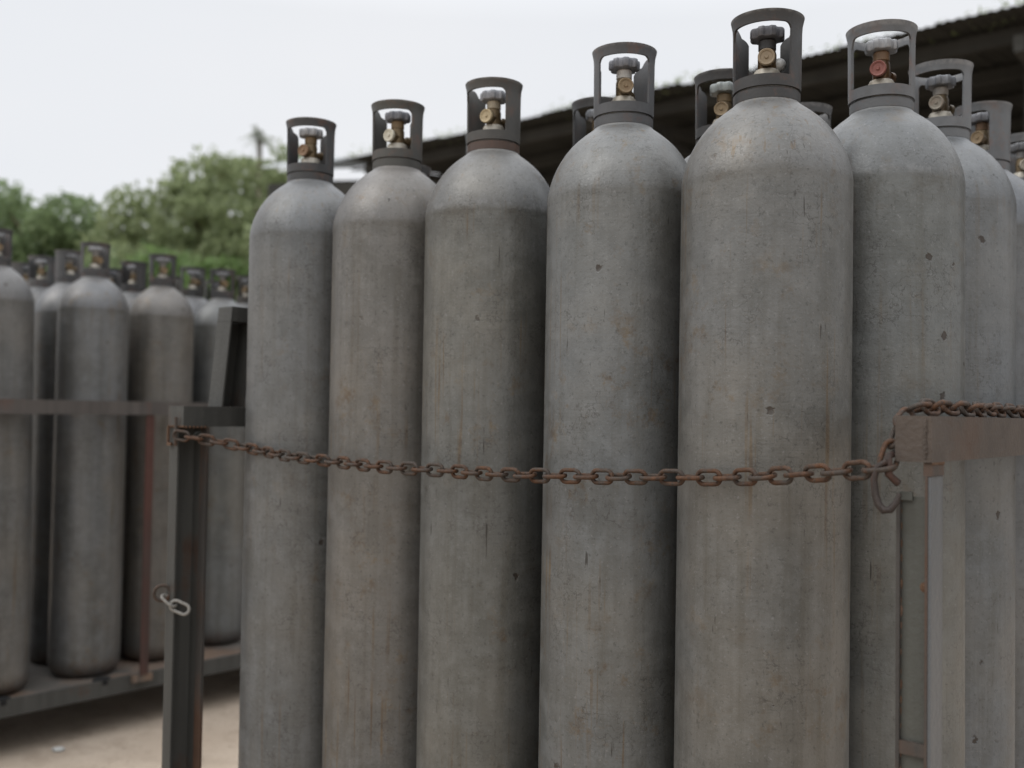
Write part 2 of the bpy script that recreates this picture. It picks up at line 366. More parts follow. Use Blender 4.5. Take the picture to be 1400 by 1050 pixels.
def guard_builder(front, rear, ro, rear_ring, r=.0464, top=1.476):
    def f(bm):
        z0, zc = 1.3728, 1.3885; n = 144
        fa, ra = R(front), R(rear)
        def opening(ang):   # signed position inside openings: returns (which, s) s = arc distance to the edge
            d = abs((ang + math.pi / 2 + math.pi) % (2 * math.pi) - math.pi)   # from -y
            if d < fa: return 'f', (fa - d) * r
            d2 = abs((ang - math.pi / 2 - R(ro) + math.pi) % (2 * math.pi) - math.pi)   # from the rear opening's middle
            if d2 < ra: return 'r', (ra - d2) * r
            return None, min(d - fa, d2 - ra) * r if True else 0
        def rad(z):
            t = (z - z0) / (top - z0)
            return r + .0008 * t + (.0030 * max(0, (t - .84) / .16) ** 1.5)
        cols = []
        for i in range(n):
            a = 2 * math.pi * i / n; w_, s = opening(a); Rr = .010
            if w_ == 'f':
                zt = top - .0155 - (Rr - math.sqrt(max(0, Rr * Rr - (Rr - s) ** 2)) if s < Rr else 0)
                cols.append(('o', zt, a, top))
            elif w_ == 'r':
                if rear_ring:
                    zt = top - .013 - (Rr - math.sqrt(max(0, Rr * Rr - (Rr - s) ** 2)) if s < Rr else 0)
                    cols.append(('o', zt, a, top))
                else: cols.append(('n', 0, a, 0))
            else:
                # rear edge of a strap gets a rounded top when there is no rear ring
                sr = (abs((a - math.pi / 2 - R(ro) + math.pi) % (2 * math.pi) - math.pi) - ra) * r; zt = top
                if not rear_ring:
                    Rb = .016
                    if sr < Rb: zt = top - .012 - (Rb - math.sqrt(max(0, Rb * Rb - (Rb - sr) ** 2)))
                    elif sr < Rb + .010: zt = top - .012 * (1 - (sr - Rb) / .010) ** 2
                cols.append(('s', 0, a, zt))
        def seg(a1, a2, za1, zb1, za2, zb2, k):
            pr = []
            for (a, za, zb) in ((a1, za1, zb1), (a2, za2, zb2)):
                pr.append([bm.verts.new((rad(za + (zb - za) * q / k) * math.cos(a), rad(za + (zb - za) * q / k) * math.sin(a), za + (zb - za) * q / k)) for q in range(k + 1)])
            for q in range(k): bm.faces.new((pr[0][q], pr[1][q], pr[1][q + 1], pr[0][q + 1]))
        for i in range(n):
            A, B = cols[i], cols[(i + 1) % n]; a1 = A[2]; a2 = A[2] + 2 * math.pi / n
            seg(a1, a2, z0, zc, z0, zc, 1)
            sa, sb = A[0] == 's', B[0] == 's'
            if sa and sb: seg(a1, a2, zc, A[3], zc, B[3], 8)
            else:
                if A[0] == 'o' or B[0] == 'o':
                    za = A[1] if A[0] == 'o' else zc; zb = B[1] if B[0] == 'o' else zc
                    za = za if A[0] == 'o' else (B[1] - .004); zb = zb if B[0] == 'o' else (A[1] - .004)
                    seg(a1, a2, za, top, zb, top, 4)
        bmesh.ops.remove_doubles(bm, verts=bm.verts, dist=2e-5)
        fs = list(bm.faces)
        bmesh.ops.recalc_face_normals(bm, faces=fs)
        # thickness: offset copy inward, stitched along the boundary
        T = .0032
        outer = {v: v for v in bm.verts}; inner = {}
        edges = [e for e in bm.edges if e.is_boundary]
        for v in list(bm.verts):
            d = Vector((v.co.x, v.co.y, 0)).normalized(); inner[v] = bm.verts.new(v.co - d * T)
        for f_ in fs: bm.faces.new([inner[v] for v in reversed(f_.verts)])
        for e in edges:
            a, b = e.verts; bm.faces.new((a, b, inner[b], inner[a]))
        # rolled bead along the top ring
        pts = []
        for i in range(n):
            if cols[i][0] in 'os' and cols[i][3] > top - .0005: pts.append(i)
    return f
def port_m(ang): return Matrix.Rotation(ang, 4, 'Z')
def valve_b(bm):     # body of the valve: base nut seat, tapered body, outlet port towards -y, plug towards +x
    lathe(bm, [(1.369, .0175), (1.382, .0175), (1.386, .0135), (1.404, .0120), (1.409, .0128), (1.428, .0128), (1.434, .0112), (1.438, .0105)], 24)
    mt = Matrix.Translation((0, 0, 1.4175)) @ Matrix.Rotation(R(90), 4, 'X')
    lathe(bm, [(.0, .0105), (.013, .0105), (.0135, .0118), (.020, .0118)], 6, mt)
    lathe(bm, [(.018, .0102), (.024, .0102)], 24, mt)
    m2 = Matrix.Translation((0, 0, 1.414)) @ Matrix.Rotation(R(60), 4, 'Z') @ Matrix.Rotation(R(90), 4, 'Y')
    lathe(bm, [(0, .0065), (.017, .0065), (.0172, .0085), (.024, .0085), (.0255, .006)], 12, m2)
def nut_b(bm): lathe(bm, [(1.387, .0165), (1.388, .0195), (1.4015, .0188), (1.4055, .0165), (1.4065, .0125)], 32)
def cap_b(bm):
    mt = Matrix.Translation((0, 0, 1.4175)) @ Matrix.Rotation(R(90), 4, 'X')
    lathe(bm, [(.0225, .0095), (.023, .0118), (.0275, .0118), (.0285, .0108), (.0278, .0085), (.0270, .0082), (.0268, .0030), (.0285, .0022)], 32, mt)
def gland_b(bm): lathe(bm, [(1.4345, .0112), (1.4352, .0122), (1.4465, .0122), (1.448, .0108), (1.4505, .0085), (1.455, .008)], 24)
def plug_b(bm):
    bmesh.ops.create_uvsphere(bm, u_segments=16, v_segments=10, radius=.0092)
    for v_ in bm.verts: v_.co = v_.co + Vector((.0165, .004, 1.415))
def wheel_b(bm):
    n = 96
    def lob(a):
        return 1.0 + .075 * math.tanh(4 * math.cos(8 * a))
    prof = [(1.4490, .0100), (1.4485, .0190), (1.4495, .0217), (1.4515, .0226), (1.4605, .0226), (1.4628, .0219), (1.4640, .0195), (1.4635, .0150),
            (1.4620, .0110), (1.4640, .0085), (1.4655, .0050)]
    def rf(a): return lob(a)
    rings = []
    for z, r in prof:
        k = max(0, min(1, (r - .012) / .008))
        rings.append([bm.verts.new((r * (1 + (rf(2 * math.pi * i / n) - 1) * k) * math.cos(2 * math.pi * i / n), r * (1 + (rf(2 * math.pi * i / n) - 1) * k) * math.sin(2 * math.pi * i / n), z)) for i in range(n)])
    for a, b in zip(rings, rings[1:]):
        for i in range(n):
            j = (i + 1) % n; bm.faces.new((a[i], a[j], b[j], b[i]))
    bm.faces.new(list(reversed(rings[0]))); bm.faces.new(rings[-1])
ME = dict(g_wide=mesh_of(guard_builder(55, 36, 17, False), 'valve_guard', M['guard']),
    
    body=mesh_of(body_b, 'body', M['paint']), ring=mesh_of(ring_b, 'neck_ring', M['ring']),
    g_open=mesh_of(guard_builder(60, 28, 22, False), 'valve_guard', M['guard']),
    g_ring=mesh_of(guard_builder(60, 62, 0, True, .0475, 1.480), 'valve_guard', M['guard']),
    g_mid=mesh_of(guard_builder(52, 52, 0, True), 'valve_guard', M['guard']),
    valve=mesh_of(valve_b, 'valve', M['brass']), nut=mesh_of(nut_b, 'valve_nut', M['pale_metal']),
    cap=mesh_of(cap_b, 'outlet_cap', M['cap']), gland=mesh_of(gland_b, 'gland_nut', M['cap']),
    wheel=mesh_of(wheel_b, 'handwheel', M['wheel']), plug=mesh_of(plug_b, 'relief_plug', M['cap']))
DK = (.36, .36, .36); BR = (.52, .50, .43); LT = (1.15, 1.2, 1.25); MD = (.75, .75, .76)
SIL = (1, 1, 1); DWH = (.30, .30, .32)
BRASSC = (.27, .19, .10); STEEL = (.45, .44, .42); DARKC = (.06, .06, .06); REDC = (.24, .075, .055); WHITE = (.8, .8, .78); BROWN = (.25, .15, .08)
def cylinder(x, y, h, label, group, tint=(1, 1, 1), rust=.6, gtype='g_open', grot=0, gcol=DK, wcol=SIL, vrot=0, cap=BRASSC, gland=STEEL,
             plug=False, tilt=(0, 0), deck=None, vcol=(1, 1, 1), seam=.6, rcol=None):
    # h: height of the neck over the deck in metres
    theta = math.degrees(math.atan2(x, y))
    t = empty('gas_cylinder', (x, y, deck), 0, label, 'gas cylinder', group)
    t.scale = (1, 1, h / ZN); t.rotation_euler = (R(tilt[0] + rng.uniform(-.15, .15)), R(tilt[1] + rng.uniform(-.15, .15)), 0)
    o = inst('body', ME['body'], t); o.color = (*tint, rust); o['shoulder_line'] = float(seam); o.rotation_euler.z = rng.uniform(0, 6.28)
    o = inst('neck_ring', ME['ring'], t); o.color = (*(rcol or gcol), 1)
    o = inst('valve_guard', ME[gtype], t); o.color = (*gcol, 1); o.rotation_euler.z = R(-theta + grot)
    v = inst('valve', ME['valve'], t); v.color = (*vcol, 1); v.rotation_euler.z = R(-theta + vrot)
    inst('valve_nut', ME['nut'], v)
    q = inst('outlet_cap', ME['cap'], v); q.color = (*cap, 1)
    q = inst('gland_nut', ME['gland'], v); q.color = (*gland, 1)
    q = inst('handwheel', ME['wheel'], v); q.color = (*wcol, 1); q.rotation_euler.z = rng.uniform(0, 1)
    if plug: q = inst('relief_plug', ME['plug'], v); q.color = (*WHITE, 1)
    return t

# ------------------------------------------------------------------ front rack frame (local x = u along the chained side, y = v away)
UA = math.atan2(-.639, .769)
O = Vector((-.409, 2.044, 0)); U = Vector((math.cos(UA), math.sin(UA), 0)); W = Vector((-U.y, U.x, 0))
DECK = EYE - .92
GF = 'grey cylinders standing in the near rack'
C = cylinder
C(-.409, 2.044, 1.384, 'leftmost grey gas cylinder of the chained front row, beside the dark rack post', GF, (.99, 1, 1.0), .45, 'g_open', -18, DK, SIL, -35, BROWN, BRASSC, deck=DECK, seam=0.2)
C(-.221, 1.905, 1.380, 'brownish grey gas cylinder second from left in the chained row, pale outlet cap facing left', GF, (1.06, 1.01, .95), .8, 'g_open', -25, BR, (.55, .56, .6), -38, (.66, .62, .5), BRASSC, deck=DECK, seam=0.45)
C(-.037, 1.773, 1.379, 'gas cylinder third from left in the chained row, rust brown patch on its neck ring', GF, (1.0, .99, .93), .8, 'g_open', -33, (.50, .47, .41), (.85, .86, .9), -30, (.50, .40, .24), (.55, .48, .36), deck=DECK, seam=1, rcol=(.62, .34, .22))
C(.1645, 1.579, 1.372, 'gas cylinder fourth from left in the chained row, scuffed white paint below its neck', GF, (1.03, 1.04, 1.02), .8, 'g_wide', 0, (.60, .61, .64), (.6, .61, .65), 6, BRASSC, (.72, .70, .66), deck=DECK, seam=0.25)
C(.346, 1.416, 1.363, 'nearest and widest gas cylinder in the chained row, dark guard and black handwheel', GF, (1.0, .995, .97), .7, 'g_open', -17, (.27, .26, .25), DWH, -2, (.28, .21, .13), DARKC, plug=True, deck=DECK, vcol=(.6, .5, .4), seam=0.3)
C(.553, 1.53, 1.388, 'gas cylinder behind the rusty hook with red outlet cap and thin guard straps', GF, (1.03, 1.06, 1.04), .35, 'g_ring', 0, (.95, .97, 1.0), SIL, -10, REDC, BROWN, deck=DECK, vcol=(.6, .42, .3), seam=0.9)
C(.716, 1.72, 1.397, 'bluish grey gas cylinder just right of the one with the red outlet cap', GF, (1.02, 1.07, 1.12), .25, 'g_ring', -12, LT, (.55, .56, .58), -15, (.25, .22, .17), (.35, .32, .28), deck=DECK, vcol=(.6, .6, .6), seam=0.2)
C(.868, 1.885, 1.387, 'third gas cylinder back along the right end, its wide light strap facing out', GF, (.98, 1.02, 1.08), .3, 'g_mid', -38, (.95, 1.0, 1.05), (.6, .6, .62), -20, BRASSC, BROWN, deck=DECK)
C(1.035, 2.07, 1.384, 'gas cylinder cut by the right picture edge with pale grey guard', GF, (.95, .98, 1.0), .4, 'g_mid', -38, LT, (.5, .5, .5), 15, (.6, .55, .45), STEEL, deck=DECK)
C(1.20, 2.26, 1.375, 'farthest gas cylinder on the right end of the near rack', GF, (1, 1, 1), .4, 'g_mid', 10, LT, SIL, 0, deck=DECK)
C(.344, 1.69, 1.372, 'second row gas cylinder left behind the nearest one, pale green handwheel', GF, (1.02, 1.02, 1), .5, 'g_open', -12, (.34, .33, .32), (1.0, 1.06, 1.0), -10, BRASSC, BRASSC, deck=DECK)
C(.1485, 1.845, 1.372, 'second row gas cylinder with dark guard peeping left of the scuffed one', GF, (1, 1, 1), .5, 'g_open', -20, (.36, .36, .36), (.6, .62, .64), 25, (.45, .38, .25), BRASSC, deck=DECK)
C(-.050, 2.04, 1.366, 'second row gas cylinder mostly hidden by the third one from the left', GF, (1, 1, 1), .5, 'g_open', 15, DK, SIL, 0, deck=DECK)
C(-.235, 2.19, 1.335, 'added second row gas cylinder hidden behind the brownish second one, darkening its gaps', GF, (1, 1, 1), .5, 'g_open', 15, DK, SIL, 0, deck=DECK)  # unseen cylinder added to keep the gaps in front of it dark
C(.530, 1.87, 1.372, 'third row gas cylinder whose guard rim shows right of the nearest cylinder', GF, (1, 1, 1), .5, 'g_ring', 15, (.7, .7, .7), SIL, 0, deck=DECK)
C(.71, 2.05, 1.34, 'third row gas cylinder hidden behind the red capped one', GF, (1, 1, 1), .5, 'g_open', 15, DK, SIL, 0, deck=DECK)

rack = empty('cylinder_rack', (O.x, O.y, 0), UA, 'steel rack with rusty rails holding the near chained row of cylinders', 'rack')
def channel(bm, x0, x1, y0, y1, z0, z1, t=.004, open_='+x'):
    # C section posts: web plus two flanges, butted
    if open_ == '+x':
        bx(bm, x0, x0 + t, y0, y1, z0, z1); bx(bm, x0 + t, x1, y0, y0 + t, z0, z1); bx(bm, x0 + t, x1, y1 - t, y1, z0, z1)
    if open_ == '-y':
        bx(bm, x0 + t, x1 - t, y1 - t, y1, z0, z1); bx(bm, x0, x0 + t, y0, y1, z0, z1); bx(bm, x1 - t, x1, y0, y1, z0, z1)
RT = EYE + .004
# deck and its edge angles
bm = bmesh.new(); bx(bm, -.19, 1.29, -.17, 1.50, DECK - .006, DECK); from_bm('deck_plate', bm, M['deck'], rack)
for (a, b, c, d) in ((-.2, 1.30, -.18, -.17), (-.2, 1.30, 1.50, 1.51), (-.2, -.19, -.17, 1.50), (1.29, 1.30, -.17, 1.50)):
    bm = bmesh.new(); bx(bm, a, b, c, d, DECK - .055, DECK + .006); from_bm('deck_edge', bm, M['frame'], rack)
for (a, b) in ((-.16, -.12), (1.18, -.12), (-.16, 1.4), (1.18, 1.4)):
    bm = bmesh.new(); bx(bm, a, a + .08, b, b + .08, 0, DECK - .006); from_bm('foot', bm, M['frame'], rack, bevel=.004)
# left post (C section, open to the cylinders) and rails
bm = bmesh.new(); channel(bm, -.200, -.172, -.179, -.122, DECK + .0061, RT - .0405); from_bm('post', bm, M['frame'], rack)
bm = bmesh.new(); bx(bm, -.1715, -.150, -.1275, -.122, DECK + .0061, RT - .0405); from_bm('rear_flange', bm, M['flange'], rack)
bm = bmesh.new(); bx(bm, -.203, -.150, -.181, .95, RT - .040, RT - .036); bx(bm, -.203, -.199, -.181, .95, RT - .036, RT - .003); bx(bm, -.203, -.150, -.181, .95, RT - .003, RT)
bx(bm, -.1535, -.150, -.181, .95, RT - .036, RT - .003); bx(bm, -.199, -.1535, -.181, -.178, RT - .036, RT - .003)
from_bm('side_rail', bm, M['frame'], rack)
bm = bmesh.new()
for a in np.linspace(-.2, -.152, 7): bmesh.ops.create_icosphere(bm, subdivisions=1, radius=.0035, matrix=Matrix.Translation((a, -.180, RT - .040)))
for a in np.linspace(-.175, -.132, 6): bmesh.ops.create_icosphere(bm, subdivisions=1, radius=.0032, matrix=Matrix.Translation((-.150, a, RT - .041)))
from_bm('weld_bead', bm, M['rusty'], rack, smooth=True)
# plates and pin that take the chain
bm = bmesh.new(); bx(bm, -.1995, -.196, -.186, -.1815, RT - .078, RT - .040); bx(bm, -.196, -.186, -.186, -.1815, RT - .078, RT - .072)
from_bm('chain_plate', bm, M['rusty'], rack, bevel=.001)
bm = bmesh.new(); tube(bm, [(-.166, -.187, RT - .078), (-.165, -.188, RT - .05), (-.167, -.187, RT - .022)], .0032, 8); from_bm('pin', bm, M['chain'], rack, smooth=True)
bm = bmesh.new(); lathe(bm, [(0, .009), (.006, .009)], 16, Matrix.Translation((-.149, -.150, RT - .058)) @ Matrix.Rotation(R(90), 4, 'Y')); from_bm('hole_disc', bm, M['roofdark'], rack, smooth=True)  # dark disc standing in for the shaded hole of the chain bracket
# raised upright on the left rail
up_ = empty('tmp'); bpy.data.objects.remove(up_)
bm = bmesh.new()
z0, z1 = RT + .0005, RT + .205
channel(bm, -.197, -.150, -.095, -.040, z0, z1 - .0305)
bx(bm, -.197, -.150, -.095, .55, z1 - .030, z1)
for v_ in bm.verts:
    k = (v_.co.z - z0) / (z1 - z0); v_.co.y += .020 * k; 
from_bm('upright_frame', bm, M['frame'], rack)
# right post: shallow channel, open to the front; web starts below a gap for the hook
bm = bmesh.new()
x0, x1, y0, y1 = 1.2275, 1.2645, -.176, -.136
bx(bm, x0, x0 + .004, y0, y1, DECK + .0061, RT - .085); from_bm('flange', bm, M['flange'], rack)
bm = bmesh.new(); bx(bm, x1 - .0035, x1, y0 + .001, y1, DECK + .0061, RT - .0655); from_bm('side_plate', bm, M['postside'], rack)
bm = bmesh.new(); bx(bm, x1 - .008, x1 + .001, y0, y1, RT - .065, RT - .0505); bx(bm, x1 - .0065, x1 - .0036, y0, y0 + .006, DECK + .0061, RT - .0655); from_bm('gusset', bm, M['flange'], rack)
bm = bmesh.new()
bx(bm, x0 + .0041, x1 - .0066, y0 + .006, y0 + .010, DECK + .0061, RT - .088)
bx(bm, x0 + .003, x0 + .0165, y0 + .002, y0 + .0058, RT - .092, RT - .083)
from_bm('post', bm, M['post'], rack)
bm = bmesh.new()
for k in range(26):
    z = RT - .09 - k * .0155 + random.uniform(-.004, .004)
    bmesh.ops.create_icosphere(bm, subdivisions=1, radius=random.uniform(.0012, .0026), matrix=Matrix.Translation((x0 + .0035, y0 + .0055, z)) @ Matrix.Diagonal((1, 1, 3.2, 1)))
for k in range(9): bmesh.ops.create_icosphere(bm, subdivisions=1, radius=random.uniform(.002, .003), matrix=Matrix.Translation((x1 + .0002, y0 + .002 + k * .0044, RT - .0515)))

bmesh.ops.create_icosphere(bm, subdivisions=2, radius=.0045, matrix=Matrix.Translation((x1 - .009, y0 + .0062, RT - .185)) @ Matrix.Diagonal((1, .25, 1.3, 1)))
from_bm('weld_bead', bm, M['rusty'], rack, smooth=True)
bm = bmesh.new()
for k in range(22): bmesh.ops.create_icosphere(bm, subdivisions=1, radius=random.uniform(.0016, .0024), matrix=Matrix.Translation((x1 - .005 + random.uniform(-.0006, .0006), y0 - .0032, RT - .005 - k * .0019)))
from_bm('weld_bead', bm, M['rail'], rack, smooth=True)
bm = bmesh.new(); bx(bm, x0 + .003, x1 - .004, y0 + .0005, y0 + .0058, RT - .366, RT - .352); from_bm('post_stop', bm, M['flange'], rack, bevel=.001)
bm = bmesh.new(); bx(bm, x0 - .0005, x1 + .0015, y0 - .003, 1.42, RT - .050, RT)
from_bm('side_rail', bm, M['rail'], rack, bevel=.0045)
bm = bmesh.new(); bx(bm, -.2, 1.26, 1.425, 1.47, RT - .045, RT); from_bm('rear_rail', bm, M['frame'], rack)
for a in (-.2, 1.215):
    bm = bmesh.new(); bx(bm, a, a + .045, 1.425, 1.47, DECK + .0061, RT - .0452); from_bm('post', bm, M['frame'], rack)

# ------------------------------------------------------------------ chain
PITCH, WR = .0272, .0030
def link_b(bm):
    hs, rr = (.0405 - .0240) / 2, (.0240 - .0066) / 2; pts = []
    for s, c0 in ((1, hs), (-1, -hs)):
        for k in range(9):
            a = -math.pi / 2 + math.pi * k / 8
            pts.append((c0 + s * rr * math.cos(a), s * rr * math.sin(a), 0))
    tube(bm, pts, WR, 10, closed=True)
LINK = mesh_of(link_b, 'link', M['chain'])
LINKP = mesh_of(link_b, 'link', M['paleiron'])
def chain_along(pts, parent, me, start=0, twist=0., jitter=.14):
    pts = [Vector(p) for p in pts]
    # smooth (Catmull-Rom) and resample at the pitch
    P = [pts[0] * 2 - pts[1]] + pts + [pts[-1] * 2 - pts[-2]]; dense = []
    for i in range(1, len(P) - 2):
        for k in range(60):
            t = k / 60; a, b, c, d = P[i - 1:i + 3]
            dense.append(.5 * ((2 * b) + (c - a) * t + (2 * a - 5 * b + 4 * c - d) * t * t + (3 * b - a - 3 * c + d) * t ** 3))
    dense.append(pts[-1])
    L = [0]
    for a, b in zip(dense, dense[1:]): L.append(L[-1] + (b - a).length)
    n = int(L[-1] / PITCH); j = 0; res = []
    for k in range(n + 1):
        s = k * PITCH
        while j < len(L) - 2 and L[j + 1] < s: j += 1
        f = (s - L[j]) / max(1e-9, L[j + 1] - L[j]); res.append(dense[j].lerp(dense[j + 1], min(1, f)))
    for k in range(n):
        c = (res[k] + res[k + 1]) / 2; t = (res[k + 1] - res[k]).normalized()
        side = Vector((0, 0, 1)) - t * t.z
        if side.length < .2: side = U - t * t.dot(U)
        side.normalize(); nn = t.cross(side)
        ang = (math.pi / 2 if (k + start) % 2 else 0) + twist + random.uniform(-jitter, jitter)
        yv = side * math.cos(ang) + nn * math.sin(ang); zv = t.cross(yv)
        mt = Matrix((t, yv, zv)).transposed().to_4x4(); mt.translation = c
        o = inst('link', me, parent); o.matrix_local = mt
    return n
def LC(a, b, z): return Vector((O.x + a * U.x + b * W.x, O.y + a * U.y + b * W.y, z))
ch = empty('chain', (0, 0, 0), 0, 'rusty brown chain stretched across the front row and over the right rail', 'chain')
front = [LC(-.164, -.190, EYE - .052), LC(-.07, -.142, EYE - .066), LC(.0, -.1255, EYE - .076), LC(.12, -.135, EYE - .084), LC(.245, -.1335, EYE - .089), LC(.37, -.14, EYE - .092),
         LC(.50, -.132, EYE - .092), LC(.62, -.140, EYE - .092), LC(.75, -.139, EYE - .088), LC(.875, -.138, EYE - .083), LC(.985, -.134, EYE - .078), LC(1.08, -.152, EYE - .070), LC(1.20, -.184, EYE - .056), LC(1.240, -.186, EYE - .051)]
chain_along(front, ch, LINK, 0, .18)
# up past the end of the rail and along its top
upc = [LC(1.219, -.182, EYE - .052), LC(1.2225, -.172, EYE - .030), LC(1.2225, -.150, EYE - .006), LC(1.229, -.118, EYE + .0125)]
chain_along(upc, ch, LINK, 1, .95)
topc = [LC(1.230, -.128, EYE + .0135), LC(1.238, -.06, EYE + .0145), LC(1.246, .05, EYE + .0135), LC(1.240, .16, EYE + .0145), LC(1.246, .30, EYE + .0135), LC(1.242, .5, EYE + .0135), LC(1.246, .8, EYE + .0135)]
chain_along(topc, ch, LINK, 0, .95, .25)
# hook
bm = bmesh.new()
hk = [(1.222, -.191, EYE - .046), (1.213, -.193, EYE - .052), (1.2095, -.194, EYE - .066), (1.211, -.194, EYE - .082), (1.2145, -.194, EYE - .093), (1.220, -.194, EYE - .099), (1.227, -.193, EYE - .098), (1.233, -.192, EYE - .090), (1.236, -.190, EYE - .080)]
hk = [LC(*p) for p in hk]
tube(bm, hk, [.0032, .0034, .0037, .0040, .0044, .0046, .0043, .0036, .0024], 10)
from_bm('hook', bm, M['hook'], ch, smooth=True)
# shackle piece binding the corner
bm = bmesh.new()
tube(bm, [LC(1.2225, -.150, EYE - .036), LC(1.222, -.185, EYE - .040), LC(1.224, -.190, EYE - .060), LC(1.232, -.182, EYE - .070)], .0042, 10)
from_bm('shackle', bm, M['hook'], ch, smooth=True)
# short spare end on the left post
se = empty('chain_end', LC(-.2, -.19, EYE - .37), 0, 'two pale worn links hanging from a ring low on the left post', 'chain')
bm = bmesh.new()
c0 = LC(-.200, -.182, 0) - LC(-.2, -.19, EYE - .37); c0.z = .006
sidev = Vector((1, .3, 0)).normalized()
tube(bm, [c0 + (sidev * math.cos(a) + Vector((0, 0, 1)) * math.sin(a)) * .0150 - Vector((.002, .008, 0)) for a in np.linspace(0, 2 * math.pi, 25)[:-1]], .0036, 8, closed=True)
from_bm('ring', bm, M['chain'], se, smooth=True)
def one(parent, me, c, t, n, sc=1.0):
    t = t.normalized(); y = (n - t * n.dot(t)).normalized(); z = t.cross(y)
    mt = Matrix((t, y, z)).transposed().to_4x4() @ Matrix.Diagonal((sc, sc, sc, 1)); mt.translation = c
    o = inst('link', me, parent); o.matrix_local = mt
d1 = (U * .8 + Vector((0, 0, -.62))).normalized()
one(se, LINKP, c0 + Vector((.013, -.012, -.014)), Vector((.75, -.2, -.55)), Vector((0, 1, .3)), 1.0)
one(se, LINKP, c0 + Vector((.036, -.016, -.026)), Vector((.9, 0, -.38)), Vector((.3, .2, .9)), 1.12)

# ------------------------------------------------------------------ left rack
GL = 'grey cylinders standing in the left rack'
LD = EYE - .915
def CL(x, y, h, label, **k):
    k.setdefault('gtype', random.choice(['g_open', 'g_mid'])); k.setdefault('grot', random.uniform(-60, 60)); k.setdefault('vrot', random.uniform(-60, 60))
    k.setdefault('rust', .7); k.setdefault('gcol', random.choice([DK, BR, (.7, .7, .72), (.36, .36, .36)])); k.setdefault('wcol', random.choice([SIL, (.5, .5, .52), (.7, .7, .7)]))
    return C(x, y, h, label, GL, deck=LD, **k)
CL(-1.655, 3.30, 1.372, 'blurred gas cylinder cut by the left picture edge, orange rust at its shoulder', tint=(1.0, .98, .96), rust=1.0, tilt=(0, -.9), grot=10, gcol=(.45, .45, .45))
CL(-1.462, 3.56, 1.372, 'whole gas cylinder in the left rack, beside the one at the picture edge', tint=(1, 1, 1.0), grot=5, gcol=(.5, .5, .5), wcol=SIL)
CL(-1.305, 3.80, 1.372, 'brownish gas cylinder standing left of the thin red rack bar', tint=(1.02, .96, .89), rust=.8, gtype='g_mid', grot=8, gcol=(.36, .36, .36))
CL(-1.160, 4.06, 1.358, 'gas cylinder of the left rack seen through the gap under the near rack rail', tint=(.97, 1, 1))
CL(-1.02, 4.30, 1.372, 'gas cylinder of the left rack hidden behind the first chained cylinder')
CL(-1.63, 3.74, 1.372, 'second row gas cylinder in the dark gap right of the picture edge one', gcol=(.62, .62, .62))
CL(-1.477, 3.97, 1.368, 'second row gas cylinder between the whole one and the brownish one', gcol=DK)
CL(-1.298, 4.14, 1.372, 'second row gas cylinder just right of the brownish one', gcol=(.45, .45, .42))
CL(-1.14, 4.38, 1.372, 'second row gas cylinder near the raised upright of the near rack', gcol=BR)
CL(-1.80, 3.89, 1.372, 'third row gas cylinder whose guard shows above the left picture edge shoulder', gcol=(.7, .7, .7))
CL(-1.96, 4.08, 1.372, 'small far guarded gas cylinder just right of the leftmost valve', gcol=(.6, .6, .6))
CL(-1.64, 4.15, 1.366, 'third row gas cylinder hidden behind the whole left rack one')
CL(-1.47, 4.36, 1.366, 'third row gas cylinder hidden behind the brownish one')
CL(-1.33, 4.56, 1.372, 'third row gas cylinder with a small valve at the far right of the rack')
CL(-1.80, 3.50, 1.366, 'second row gas cylinder left of the picture edge')
CL(-2.12, 4.20, 1.372, 'farthest gas cylinder of the left rack near the picture edge')
CL(-1.82, 4.32, 1.372, 'fourth row gas cylinder behind the dark gap in the left rack')
CL(-1.85, 3.05, 1.372, 'first gas cylinder of the left rack just outside the picture')

OL = Vector((-1.655, 3.30, 0)) + U * .135
ang = math.atan2(.76, .65)
lr = empty('cylinder_rack', (OL.x, OL.y, 0), ang, 'low steel rack with rusty deck edge and red brown bar behind on the left', 'rack')
# local x runs along the visible side, +y points into the rack
bm = bmesh.new(); bx(bm, -.8, 1.9, .0, 1.1, LD - .006, LD); from_bm('deck_plate', bm, M['deck'], lr)
bm = bmesh.new(); bx(bm, -.8, 1.9, -.012, -.0005, LD - .050, LD + .004); from_bm('deck_edge', bm, M['frame'], lr, bevel=.002)
for xx in (-.8, .1, 1.0, 1.87):
    bm = bmesh.new(); bx(bm, xx, xx + .03, .0, 1.1, LD - .05, LD - .0065); from_bm('cross_member', bm, M['frame'], lr)
for xx in (-.75, 1.75):
    for yy in (.12, .95):
        bm = bmesh.new(); bx(bm, xx, xx + .08, yy, yy + .08, 0, LD - .0505); from_bm('foot', bm, M['frame'], lr, bevel=.004)
LRT = EYE + .020
bm = bmesh.new(); bx(bm, -.8, 1.9, -.040, -.036, LRT - .045, LRT - .004); bx(bm, -.8, 1.9, -.040, .004, LRT - .004, LRT); from_bm('mid_rail', bm, M['redbar'], lr)
for xx in (-.76, .422, 1.86):
    bm = bmesh.new(); bx(bm, xx, xx + .030, -.0355, -.0305, LD + .0045, LRT - .0045); from_bm('post', bm, M['redpost'], lr)
    bm = bmesh.new(); bx(bm, xx - .02, xx + .05, -.030, -.0125, LD - .02, LD + .004); from_bm('post_bracket', bm, M['deck'], lr)
for xx in (-.02, .31, .60, .90):
    bm = bmesh.new(); lathe(bm, [(LD - .012, .030), (LD + .0055, .030)], 20, Matrix.Translation((xx, .012, 0)) @ Matrix.Diagonal((1, .85, 1, 1))); from_bm('notch_shade_disc', bm, M['black'], lr, smooth=True)  # black discs stand in for the dark of holes in the deck edge

